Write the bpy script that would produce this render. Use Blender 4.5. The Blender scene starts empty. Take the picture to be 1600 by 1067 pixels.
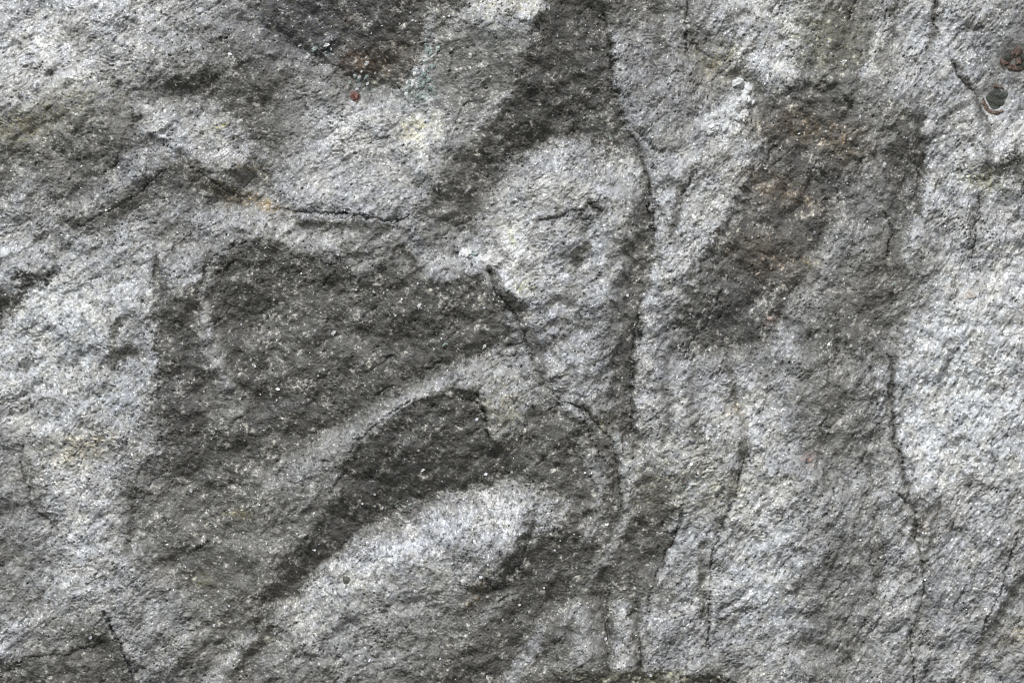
import bpy, math
import numpy as np

# ------------------------------------------------------------------ camera, sky, sun, exposure
sc = bpy.context.scene
col = sc.collection
PX = 0.0005                      # one photo pixel on the rock face = half a millimetre
W, H = 1600.0, 1067.0

cam_data = bpy.data.cameras.new("camera")
cam = bpy.data.objects.new("camera", cam_data)
col.objects.link(cam)
cam_data.sensor_width = 36.0
DIST = 1.9
cam_data.lens = 36.0 * DIST / (W * PX)
cam_data.clip_start = 0.01
cam_data.clip_end = 200.0
cam.location = (0.0, -DIST, 0.0)
cam.rotation_euler = (math.radians(90), 0, 0)
sc.camera = cam

SUN_EL, SUN_AZ = math.radians(44), math.radians(-34)   # azimuth from straight behind the camera, minus = left
world = bpy.data.worlds.new("World")
sc.world = world
world.use_nodes = True
wn, wl = world.node_tree.nodes, world.node_tree.links
sky = wn.new("ShaderNodeTexSky")
sky.sky_type = 'NISHITA'
sky.sun_disc = False
sky.sun_elevation = SUN_EL
sky.sun_rotation = math.radians(180) - SUN_AZ * -1
sky.air_density = 1.0
sky.dust_density = 1.5
bg = wn["Background"]
bg.inputs["Strength"].default_value = 0.10
wl.new(sky.outputs[0], bg.inputs["Color"])

sun_data = bpy.data.lights.new("sun", 'SUN')
sun_data.energy = 2.0
sun_data.angle = math.radians(13)
sun_data.color = (1.0, 0.98, 0.95)
sun = bpy.data.objects.new("sun", sun_data)
col.objects.link(sun)
# the lamp shines along its -Z: from upper left, behind the camera, onto the face
from mathutils import Vector
sun_dir = Vector((math.sin(SUN_AZ) * math.cos(SUN_EL), -math.cos(SUN_AZ) * math.cos(SUN_EL), math.sin(SUN_EL)))
sun.rotation_euler = (-sun_dir).to_track_quat('-Z', 'Y').to_euler()
sun.location = sun_dir * 3

sc.cycles.pixel_filter_type = 'BLACKMAN_HARRIS'
sc.cycles.filter_width = 1.05
sc.view_settings.view_transform = 'Standard'
sc.view_settings.look = 'None'
sc.view_settings.exposure = 0.46
sc.view_settings.gamma = 1.0
sc.view_settings.use_curve_mapping = False

# ------------------------------------------------------------------ rasters over the rock face
rng = np.random.default_rng(7)
S = 1.25                                       # grid step in photo pixels
NX, NY = 1440, 960
X0, Y0 = -100.0, -66.5
gx = X0 + S * np.arange(NX)
gy = Y0 + S * np.arange(NY)
GX, GY = np.meshgrid(gx, gy)                   # rows go down the picture
GX = GX.astype(np.float32); GY = GY.astype(np.float32)
fx = np.fft.fftfreq(NX, S)[None, :]
fy = np.fft.fftfreq(NY, S)[:, None]
fr = np.sqrt(fx * fx + fy * fy); fr[0, 0] = 1e-6


def norm(a):
    a = a - a.mean()
    return (a / (a.std() + 1e-9)).astype(np.float32)


def fnoise(lo, hi, beta=1.0):
    """fractal noise holding wavelengths from hi down to lo (px)"""
    f = np.fft.fft2(rng.standard_normal((NY, NX)))
    a = fr ** (-beta) * np.exp(-(fr * lo * 0.5) ** 2) * (1 - np.exp(-(fr * hi) ** 2))
    return norm(np.fft.ifft2(f * a).real)


def blur(a, s):
    g = np.exp(-2 * (math.pi * fr * s) ** 2)
    return np.fft.ifft2(np.fft.fft2(a) * g).real.astype(np.float32)


TN = 1024
def tile(lo, hi, beta=1.0):
    tf = np.sqrt(np.fft.fftfreq(TN)[None, :] ** 2 + np.fft.fftfreq(TN)[:, None] ** 2); tf[0, 0] = 1e-6
    f = np.fft.fft2(rng.standard_normal((TN, TN)))
    a = tf ** (-beta) * np.exp(-(tf * lo * 0.5) ** 2) * (1 - np.exp(-(tf * hi) ** 2))
    return norm(np.fft.ifft2(f * a).real)


def samp(t, u, v):
    u = u % TN; v = v % TN
    i = np.floor(u).astype(np.int32); j = np.floor(v).astype(np.int32)
    a = u - i; b = v - j
    i %= TN; j %= TN
    i1 = (i + 1) % TN; j1 = (j + 1) % TN
    return (t[j, i] * (1 - a) * (1 - b) + t[j, i1] * a * (1 - b) + t[j1, i] * (1 - a) * b + t[j1, i1] * a * b).astype(np.float32)


def sstep(x):
    x = np.clip(x, 0, 1)
    return x * x * (3 - 2 * x)


# mineral boundaries wander: every traced outline is read through this warp
WX = GX + 3.6 * fnoise(14, 70) + 1.7 * fnoise(3.0, 10)
WY = GY + 3.6 * fnoise(14, 70) + 1.7 * fnoise(3.0, 10)


ED = 0.75 * fnoise(3, 14, .5) + 0.75 * fnoise(10, 60, .8)
OPN = np.clip(0.9 + 0.16 * fnoise(12, 80, .8), 0.45, 1.08)


def poly_sd(pts, pad):
    """signed distance (+ inside) on the bounding window; returns slice, array"""
    p = np.array(pts, float)
    x0, y0 = p.min(0) - pad - 12; x1, y1 = p.max(0) + pad + 12
    i0, i1 = max(0, int((x0 - X0) / S)), min(NX, int((x1 - X0) / S) + 1)
    j0, j1 = max(0, int((y0 - Y0) / S)), min(NY, int((y1 - Y0) / S) + 1)
    sl = (slice(j0, j1), slice(i0, i1))
    x, y = WX[sl], WY[sl]
    d = np.full(x.shape, 1e9, np.float32); ins = np.zeros(x.shape, bool)
    n = len(p)
    for k in range(n):
        ax, ay = p[k]; bx, by = p[(k + 1) % n]
        ex, ey = bx - ax, by - ay
        t = np.clip(((x - ax) * ex + (y - ay) * ey) / (ex * ex + ey * ey + 1e-9), 0, 1)
        d = np.minimum(d, (x - ax - t * ex) ** 2 + (y - ay - t * ey) ** 2)
        c = (ay > y) != (by > y)
        ins ^= c & (x < (bx - ax) * (y - ay) / (by - ay + 1e-9) + ax)
    d = np.sqrt(d)
    return sl, np.where(ins, d, -d)


def line_d(pts, pad):
    p = np.array(pts, float)
    x0, y0 = p.min(0) - pad - 12; x1, y1 = p.max(0) + pad + 12
    i0, i1 = max(0, int((x0 - X0) / S)), min(NX, int((x1 - X0) / S) + 1)
    j0, j1 = max(0, int((y0 - Y0) / S)), min(NY, int((y1 - Y0) / S) + 1)
    sl = (slice(j0, j1), slice(i0, i1))
    x = 0.6 * GX[sl] + 0.4 * WX[sl]; y = 0.6 * GY[sl] + 0.4 * WY[sl]
    d = np.full(x.shape, 1e9, np.float32)
    for k in range(len(p) - 1):
        ax, ay = p[k]; bx, by = p[k + 1]
        ex, ey = bx - ax, by - ay
        t = np.clip(((x - ax) * ex + (y - ay) * ey) / (ex * ex + ey * ey + 1e-9), 0, 1)
        d = np.minimum(d, (x - ax - t * ex) ** 2 + (y - ay - t * ey) ** 2)
    return sl, np.sqrt(d)


# ---- mineral tone of the schist with some shade and sheen painted in, on a coarse net (0..255), every 100 px
TG = np.array([
 [168,172,170,150,118,100,100,125,165,105,118,130,165,108,158,170,140],
 [172,172,155,132,115,122,115,122,116,102,138,128,170,118,158,165,118],
 [128,124,120,128,102,150,168,130,120,120,145,150,115,105,120,168,178],
 [142,122,135,120,135,155,156,110,150,158,140,158,110,115,130,165,150],
 [158,158,150,130,125,125,132,140,170,150,130,148,102,128,110,165,170],
 [162,172,165,105, 98,100,104,100,130,145,125,118,100,128,118,176,180],
 [172,170,158,100,104,100,112,106,138,150,148,148,150,124,168,184,176],
 [150,162,156,108,115,122, 96, 92,112,104,140,158,166,132,158,184,172],
 [140,170,138,112,116,114,106,140,155,112,112,152,170,142,142,164,156],
 [132,176,142,110,110,148,155,138,112,100,120,154,170,140,148,154,146],
 [142,124,132,122,116,142,132,118,112,115,145,142,164,138,146,146,140],
 [116,120,138,126,118,120,118,110,108,112,118,108,145,140,138,148,138]], float)
tx = np.clip(WX / 100, 0, 16 - 1e-4); ty = np.clip(WY / 100, 0, 11 - 1e-4)
ti = tx.astype(int); tj = ty.astype(int); ta = sstep(tx - ti); tb = sstep(ty - tj)
T = (TG[tj, ti] * (1 - ta) * (1 - tb) + TG[tj, ti + 1] * ta * (1 - tb) + TG[tj + 1, ti] * (1 - ta) * tb + TG[tj + 1, ti + 1] * ta * tb).astype(np.float32)
T = blur(T, 14)

# ---- mineral bands and lenses: (lightness, edge softness px, opacity, outline, step up at the edge px)
Z = [
 # pale ground first
 (158, 26, .7, [(500,170),(560,160),(640,160),(700,190),(710,240),(690,300),(640,335),(560,328),(450,318),(430,290),(480,240)], 2),
 (184, 16, .7, [(640,175),(690,175),(700,215),(660,240),(625,225)], 0),
 (188, 16, .7, [(525,185),(560,190),(560,225),(525,240),(515,215)], 0),
 (156, 16, .85, [(880,190),(940,240),(1000,250),(1012,300),(985,370),(960,450),(940,560),(950,640),(930,655),(870,615),(845,580),(820,520),(780,460),(770,400),(765,350),(800,290),(840,230)], 4),
 (184, 16, .7, [(770,355),(820,345),(850,380),(835,440),(805,470),(782,450),(772,400)], 1),
 (172, 14, .6, [(870,225),(905,215),(930,245),(905,290),(850,330),(815,320),(840,270)], 0),
 (160, 20, .6, [(1000,230),(1100,220),(1170,225),(1150,270),(1100,330),(1050,420),(1030,460),(1022,400),(1024,300)], 2),
 (135, 12, .8, [(955,50),(1060,20),(1080,80),(1100,150),(1090,200),(1040,240),(1000,220),(975,180)], 2),
 (166, 16, .8, [(1110,30),(1200,-30),(1300,-30),(1245,60),(1232,120),(1190,125),(1150,100)], 2),
 (184, 10, .7, [(1170,90),(1225,60),(1240,100),(1215,135),(1190,115)], 0),
 (178, 22, .8, [(1400,560),(1450,480),(1620,460),(1620,700),(1500,760),(1462,780),(1422,720),(1400,650)], 2),
 (190, 14, .6, [(1405,640),(1440,600),(1480,640),(1500,720),(1475,775),(1440,740)], 0),
 (172, 14, .6, [(1500,250),(1560,215),(1620,180),(1620,225),(1545,262),(1490,300)], 0),
 (178, 20, .5, [(-20,60),(60,40),(150,60),(120,130),(40,140),(-20,150)], 0),
 (172, 26, .6, [(20,420),(150,400),(215,430),(200,520),(60,560),(0,620),(-30,600),(20,500)], 0),
 (176, 14, .6, [(70,730),(180,760),(195,800),(170,880),(160,940),(100,900),(95,840)], 2),
 (170, 14, .6, [(1130,600),(1180,585),(1230,620),(1210,690),(1160,710),(1140,660)], 0),
 (190, 5, .85, [(1106,196),(1128,165),(1150,140),(1178,134),(1174,165),(1162,200),(1130,217)], 3),
 # dark bands
 (97, 6, 1.0, [(372,-40),(410,30),(440,55),(480,75),(520,100),(570,122),(620,130),(650,100),(665,60),(700,30),(722,8),(722,-40)], 5),
 (92, 12, .9, [(250,125),(330,102),(400,95),(425,130),(398,170),(405,225),(372,215),(335,165),(270,150)], 0),
 (110, 16, .8, [(-30,250),(120,210),(205,180),(213,240),(170,270),(120,288),(60,275),(-30,310)], 0),
 (96, 8, .8, [(90,345),(160,320),(215,288),(265,260),(278,258),(255,285),(220,325),(150,362)], -1),  # shade of the ledge, painted into the tone
 (157, 9, .85, [(208,168),(260,158),(330,165),(390,215),(412,242),(370,275),(320,262),(280,235),(222,205)], 5),
 (188, 8, .6, [(325,228),(350,225),(375,245),(350,258),(330,248)], 0),
 (150, 4, .85, [(212,216),(252,243),(240,262),(215,280),(165,296),(188,252)], 4),
 (94, 5, .8, [(270,242),(300,256),(350,290),(415,322),(370,322),(320,302),(280,280),(258,262)], -2),  # shadow painted below the pale swelling
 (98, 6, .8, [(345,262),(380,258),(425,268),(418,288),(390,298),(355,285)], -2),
 (170, 7, .7, [(290,345),(340,328),(420,332),(545,345),(545,362),(400,360),(330,365),(290,362)], 3),
 (90, 4, .92, [(238,396),(252,420),(262,460),(280,472),(300,462),(318,445),(330,420),(352,398),(380,380),(430,382),(450,392),(500,402),(560,432),(590,420),(620,398),(660,440),(700,440),(742,428),(782,462),(800,500),(832,560),(770,565),(712,585),(640,612),(580,640),(500,690),(440,718),(370,760),(330,740),(290,760),(262,740),(252,700),(248,600),(242,500)], -2.5),
 (128, 9, .7, [(450,370),(520,365),(600,368),(650,345),(705,350),(700,420),(640,440),(600,400),(520,395),(460,392)], 2),
 (132, 6, .75, [(308,490),(330,515),(345,570),(362,600),(388,635),(375,660),(330,668),(338,612),(318,550),(298,512)], 3),
 (122, 26, .5, [(420,420),(560,450),(600,560),(520,640),(430,600),(400,520)], 0),
 (106, 16, .7, [(212,720),(330,760),(430,720),(520,760),(480,840),(400,900),(330,930),(232,905),(205,830)], -2),
 (128, 18, .5, [(380,740),(470,700),(600,640),(640,620),(560,700),(500,760),(470,820),(420,800)], 1),
 (144, 22, .85, [(425,1015),(450,960),(490,910),(540,868),(600,832),(660,805),(720,785),(800,768),(836,785),(822,830),(802,872),(775,905),(740,915),(690,925),(600,945),(520,985),(460,1040),(420,1067)], 5),
 (188, 22, .85, [(540,880),(600,848),(680,815),(735,800),(745,825),(680,862),(600,892),(540,910)], 0),  # silvery highlight painted along the lower lens
 (186, 18, .85, [(750,785),(800,772),(824,795),(800,835),(755,825)], 0),  # painted highlight at the upper end of that lens
 (172, 12, .8, [(500,900),(545,870),(560,900),(500,940),(470,985),(455,970)], 0),
 (146, 20, .7, [(165,900),(240,905),(330,960),(300,1000),(215,1040),(180,990)], 2),
 (150, 18, .6, [(200,1050),(240,1000),(310,985),(270,1050),(220,1090)], 0),
 (88, 4, .95, [(610,655),(640,630),(690,618),(748,614),(756,660),(766,690),(800,730),(790,752),(740,762),(700,775),(640,790),(570,830),(510,880),(460,935),(425,990),(395,1000),(400,960),(440,880),(500,820),(530,772),(520,742),(560,700)], -4),
 (95, 9, .85, [(800,670),(830,640),(862,625),(900,670),(918,720),(932,785),(890,792),(840,765),(790,745),(775,705)], -3),
 (106, 14, .8, [(680,490),(800,490),(832,560),(800,578),(740,572),(700,596),(650,606)], -1),
 (152, 5, .85, [(703,580),(740,560),(800,545),(830,585),(838,640),(800,680),(766,688),(757,655),(750,612),(705,606)], 4),
 (176, 5, .8, [(838,795),(860,788),(892,792),(880,815),(850,838),(832,835)], 2),
 (90, 7, .9, [(828,862),(850,838),(890,822),(930,790),(948,810),(935,860),(900,905),(850,965),(790,985),(730,955),(745,925),(785,912),(812,882)], -3),
 (90, 6, .8, [(836,800),(838,830),(812,882),(790,920),(745,950),(742,938),(775,905),(805,860)], -3),
 (98, 10, .8, [(985,770),(1012,735),(1040,745),(1052,800),(1042,860),(1012,905),(990,965),(940,960),(930,900),(958,840)], -2),
 (112, 16, .6, [(890,930),(950,900),(1000,960),(990,1060),(900,1080),(850,1000)], 0),
 (100, 14, .7, [(720,930),(800,950),(860,960),(830,1040),(740,1080),(640,1080),(700,1000)], 0),
 (150, 5, .8, [(903,688),(928,700),(952,735),(952,762),(932,758),(915,730)], 3),
 (140, 5, .7, [(925,792),(940,780),(945,810),(935,835),(920,828)], 2),
 (150, 5, .75, [(960,678),(990,688),(1012,715),(990,765),(980,805),(970,795),(970,740)], 3),
 (112, 20, .6, [(985,300),(1020,300),(1022,400),(1005,470),(990,560),(992,640),(985,680),(940,650),(935,580),(950,480),(965,400)], 0),
 (93, 8, .85, [(1002,296),(1020,306),(1020,400),(1003,470),(988,560),(988,640),(1005,705),(975,692),(958,650),(958,580),(972,500),(982,420),(992,370)], -5),
 (84, 6, 1.0, [(850,-40),(943,-40),(950,60),(960,130),(975,190),(992,228),(960,245),(920,215),(880,212),(835,225),(790,260),(778,205),(800,150),(828,80)], -4),
 (102, 10, .8, [(782,190),(790,260),(760,310),(740,360),(690,355),(660,330),(700,280),(712,230),(745,195)], 0),
 (112, 12, .6, [(700,40),(800,60),(810,140),(760,190),(700,170),(690,100)], 0),
 (178, 4, .9, [(722,-20),(862,-20),(850,18),(832,36),(818,40),(800,22),(765,36),(745,28)], 5),
 (100, 6, .8, [(1150,112),(1190,128),(1206,160),(1200,212),(1188,245),(1176,180),(1165,140)], -2),
 (119, 20, .8, [(1300,140),(1350,125),(1385,120),(1428,180),(1440,240),(1430,310),(1415,370),(1400,430),(1385,480),(1385,560),(1320,560),(1250,575),(1240,500),(1300,400),(1330,300)], 0),
 (99, 14, .92, [(1213,138),(1262,132),(1310,135),(1338,180),(1338,250),(1318,325),(1296,395),(1262,440),(1232,490),(1200,545),(1150,550),(1085,552),(1062,505),(1075,450),(1110,385),(1150,320),(1180,250),(1200,190)], -6),
 (146, 14, .75, [(1318,330),(1340,370),(1300,430),(1270,500),(1235,572),(1196,566),(1222,500),(1262,440)], 3),
 (98, 18, .75, [(1350,440),(1400,430),(1385,480),(1390,560),(1310,560),(1270,540),(1300,470)], 0),
 (96, 8, .7, [(1380,150),(1430,185),(1445,240),(1440,330),(1415,330),(1390,240)], -1),
 (106, 14, .7, [(1300,-30),(1370,-30),(1372,60),(1395,100),(1330,122),(1265,112),(1280,50)], -2),
 (90, 6, .9, [(1620,225),(1575,245),(1538,268),(1560,282),(1580,275),(1620,300)], -3),
 (82, 4, .9, [(-30,470),(0,452),(35,430),(78,424),(70,432),(40,446),(28,472),(12,492),(-30,515)], -2.5),
 (104, 5, .7, [(165,560),(175,535),(210,525),(218,560),(190,566)], -2),
 (116, 24, .8, [(1240,600),(1340,558),(1392,600),(1402,700),(1352,740),(1300,722),(1250,700)], 0),
 (118, 30, .8, [(1270,880),(1340,820),(1390,860),(1350,960),(1340,1060),(1270,1070),(1250,960)], 0),
 (106, 9, .8, [(-30,1090),(-10,1050),(30,1034),(100,1024),(158,1003),(165,985),(185,1035),(205,1090)], -1.5),
 (84, 5, .9, [(855,1054),(1000,1052),(1140,1060),(1140,1100),(855,1100)], -2.5),
 (110, 18, .5, [(-20,650),(60,760),(90,880),(60,960),(-20,1000)], 0),
]
HS = np.zeros((NY, NX), np.float32)
LAB = np.zeros((NY, NX), np.int8)
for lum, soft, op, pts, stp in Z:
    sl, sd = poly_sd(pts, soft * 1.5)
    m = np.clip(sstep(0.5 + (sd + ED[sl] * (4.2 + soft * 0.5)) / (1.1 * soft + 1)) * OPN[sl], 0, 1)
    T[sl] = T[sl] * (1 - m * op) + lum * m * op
    if stp:
        HS[sl] += stp * sstep(0.5 + sd / max(6.0, soft * 1.2))

# ---- ridges and grooves drawn as strokes: (lightness, half width px, opacity, points, height px)
SK = [
 (146,7,.8,[(248,440),(262,400),(300,368),(350,352)],3),(138,12,.7,[(268,425),(295,400),(318,395)],2),
 (136,6,.8,[(350,388),(328,420),(318,470),(325,510),(345,560),(360,605)],3),
 (140,12,.62,[(694,592),(640,620),(588,658),(532,688),(476,736),(430,764)],4),(160,6,.7,[(690,598),(645,622),(600,648)],1),  # second stroke paints the highlight on the ridge top
 (128,12,.6,[(440,775),(400,830),(420,880)],0),(150,11,.8,[(445,955),(400,1000),(362,1032),(330,1070)],4),
 (96,9,.8,[(420,985),(385,1030),(365,1070)],-3),
 (160,11,.8,[(1012,575),(1018,640),(1034,700)],3),(122,4,.7,[(1045,560),(1036,600),(1046,650),(1034,700)],-3),
 (162,9,.7,[(1062,590),(1068,680),(1080,740)],3),(120,5,.7,[(1088,575),(1078,640),(1092,690)],-3),
 (160,9,.7,[(1112,600),(1122,680),(1116,740)],3),(112,6,.8,[(1140,558),(1150,620),(1166,680),(1156,740)],-4),
 (176,9,.7,[(1162,575),(1176,640),(1190,700)],3),(152,9,.7,[(1092,780),(1076,850),(1052,920),(1042,1000)],3),
 (158,11,.8,[(975,950),(972,1000),(970,1042)],4),(152,12,.7,[(1022,965),(1026,1035)],3),(164,12,.7,[(1082,950),(1084,1040)],3),
 (122,3,.6,[(1108,930),(1106,1015)],-1),(168,6,.7,[(1163,745),(1158,785),(1140,825),(1124,865),(1119,900),(1119,960)],2.5),(160,5,.7,[(1072,805),(1063,842),(1044,882),(1028,922),(1018,955)],2),(94,7,.85,[(905,628),(935,676),(958,720),(966,780),(958,830)],-4),
 (150,5,.8,[(962,688),(978,730),(982,790),(972,835)],3),(142,6,.8,[(936,778),(930,820),(912,845)],2),
 (136,7,.7,[(955,860),(930,900),(900,945),(880,995)],3),(132,6,.7,[(985,800),(955,865),(920,905)],2),
 (96,7,.7,[(900,842),(880,890),(858,940)],-2),(146,11,.7,[(905,955),(915,1010),(902,1048)],3),
 (92,6,.85,[(945,895),(950,980),(948,1050)],-5),(94,5,.8,[(990,925),(996,1000),(999,1045)],-4),
 (150,9,.7,[(845,990),(820,1030),(800,1065)],2),(138,8,.6,[(720,1000),(760,960),(800,930)],1),
 (94,5,.7,[(202,755),(206,820),(196,865)],-4),(102,10,.8,[(1022,0),(1036,50),(1030,82)],-2),
 (116,5,.8,[(1076,0),(1080,50),(1102,98),(1140,116),(1172,112)],-3),(112,4,.8,[(1068,272),(1060,330),(1048,372)],-3),
 (172,14,.7,[(1178,235),(1120,320),(1080,385),(1046,455)],4),(152,12,.7,[(1040,470),(1030,530),(1020,570)],2),
 (104,5,.8,[(1404,5),(1396,60),(1374,98)],-4),(168,8,.8,[(1392,30),(1376,75),(1352,112)],3),
 (116,4,.8,[(1466,0),(1461,50),(1450,100)],-3),(118,5,.8,[(1488,92),(1530,150),(1548,200),(1546,262)],-4),
 (176,10,.7,[(1455,140),(1465,220),(1450,320),(1425,400)],3),(136,8,.6,[(1532,280),(1528,350),(1514,405)],-2),
 (100,9,.8,[(1400,250),(1412,310),(1398,380),(1372,440),(1362,520)],-3),(94,5,.9,[(1440,195),(1446,245),(1438,330)],-4),
 (104,7,.8,[(1602,905),(1572,958),(1540,1000),(1524,1064)],-4),(160,11,.7,[(1482,1060),(1528,990),(1562,930)],3),
 (112,5,.7,[(1362,965),(1376,880),(1372,815)],-3),(158,8,.7,[(1390,960),(1398,880),(1392,810)],3),
 (118,4,.8,[(906,330),(916,365),(902,402),(880,425)],-4),(124,3,.8,[(838,347),(900,333),(948,314)],-3),
 (120,3,.7,[(868,402),(922,388)],-2),(120,4,.7,[(800,506),(850,482),(905,448)],-3),(118,6,.7,[(848,545),(900,512),(942,500)],-3),
 (122,3,.7,[(860,468),(905,482)],-2),(120,3,.7,[(918,372),(960,364),(988,350)],-2),(122,3,.7,[(846,605),(900,575),(950,560)],-2),
 (122,3,.7,[(862,622),(915,595),(955,580)],-2),(176,6,.6,[(860,440),(900,420),(940,410)],2),
 (150,8,.8,[(672,20),(672,75),(655,112),(630,135)],4),(140,8,.7,[(715,235),(750,185),(795,150)],1),
 (94,10,.8,[(762,235),(742,285),(725,335)],-2),(156,9,.7,[(640,348),(655,392),(692,432)],3),
 (160,9,.7,[(452,378),(482,374),(525,388)],3),(94,6,.8,[(468,352),(520,352),(605,358)],-4),(192,7,.8,[(724,398),(745,402),(762,398)],4),
 (94,5,.8,[(655,440),(640,400),(622,390)],-2),(120,6,.7,[(170,372),(120,355),(92,345)],-2),
 (116,5,.7,[(60,560),(30,575)],-1),(122,6,.6,[(30,700),(38,745),(48,790),(90,838)],-3),(106,4,.7,[(20,1045),(40,1028),(100,1026),(160,1004)],-1),(100,14,.7,[(150,1003),(165,1035),(178,1070)],-1),(152,10,.7,[(182,975),(205,1020),(222,1060)],3),
 (170,8,.7,[(0,1010),(25,985),(60,960)],2),(116,5,.7,[(200,150),(205,195),(214,222)],-3),
 (168,8,.7,[(240,175),(255,215),(275,235)],2),(100,4,.8,[(172,560),(176,525),(182,505)],-3),(168,9,.6,[(10,320),(40,300),(80,330)],2),
 (176,7,.7,[(1405,600),(1412,670),(1432,730)],3),(112,5,.8,[(1398,560),(1394,640),(1402,700),(1418,758)],-4),
 (118,10,.7,[(1430,790),(1452,800),(1468,790)],-3),(150,5,.7,[(1425,850),(1436,900),(1430,950)],2),
 (92,6,.8,[(765,425),(773,440),(812,484),(838,548)],-3),(150,6,.85,[(797,495),(812,530),(828,570),(831,600)],3),
 (148,14,.8,[(800,600),(808,630),(812,655)],2),(84,7,.8,[(972,545),(984,552),(984,575)],-2),(200,5,.9,[(727,393),(742,399),(757,406)],3),
 (86,4,.85,[(919,384),(908,402),(896,427)],-3),(88,5,.8,[(922,318),(938,328)],-3),(104,5,.8,[(884,474),(892,474)],-2),(106,4,.8,[(902,500),(912,498)],-2),
 (108,5,.7,[(852,512),(884,500)],-2),(112,4,.7,[(816,418),(818,422)],-2),(150,12,.8,[(268,425),(285,440),(300,425)],2),
 (86,5,.85,[(237,396),(242,425),(252,462)],-3),(100,3,.8,[(255,407),(276,385),(300,372)],-2),(98,3,.8,[(328,396),(317,438),(290,460)],-3),
 (146,5,.8,[(316,490),(327,516),(320,545),(339,573),(354,606)],2),(126,20,.6,[(340,625),(355,645)],1),(92,6,.8,[(172,560),(206,548)],-2),
 (168,8,.8,[(1033,300),(1037,400),(1018,470),(1003,560),(1003,640),(1018,700)],3),(152,8,.8,[(962,60),(973,140),(992,190),(1022,212)],3),
 (158,7,.8,[(985,200),(1015,240),(1034,290)],2),(166,8,.7,[(228,400),(232,460),(234,540),(238,600)],3),
 (166,5,.8,[(1408,580),(1411,640),(1416,690),(1428,740),(1440,775)],2.5),(150,4,.7,[(1442,800),(1450,850),(1459,900),(1456,945)],2),
 (98,5,.85,[(940,20),(946,70),(952,130),(962,170),(970,192)],-1),(100,5,.7,[(985,205),(1004,250),(1012,292)],-1),
 (98,5,.8,[(1099,850),(1096,905),(1098,960)],-1),(108,5,.7,[(1150,740),(1142,785),(1120,828)],-1),(104,5,.7,[(1050,838),(1030,880),(1014,922)],-1),
 (92,4,.8,[(700,604),(745,615),(757,655),(764,688)],-1),(88,4,.85,[(771,430),(782,462),(806,488)],-2),
 (112,9,.7,[(812,505),(836,550),(850,600)],-2),(108,7,.7,[(868,640),(905,665),(925,700)],-2),(150,5,.7,[(885,640),(915,655),(940,680)],2),
 (118,4,.7,[(1418,780),(1434,840),(1448,900),(1446,950),(1424,1010)],-3),(120,4,.7,[(1300,160),(1290,200)],0),
]
for lum, w, op, pts, dh in SK:
    sl, d = line_d(pts, w * 3)
    m = sstep(1.25 - (d + ED[sl] * (0.8 + w * 0.25)) / (w * 1.6)) * np.clip(OPN[sl], 0, 1)
    op = min(1.0, op * 1.2)
    T[sl] = T[sl] * (1 - m * op) + lum * m * op
    HS[sl] += 0.6 * dh * np.exp(-(d / (w * 1.3)) ** 2)
T = 124 + (T - 124) * 1.08
T = np.maximum(T, 86)
HS = blur(HS, 2.2)

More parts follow.
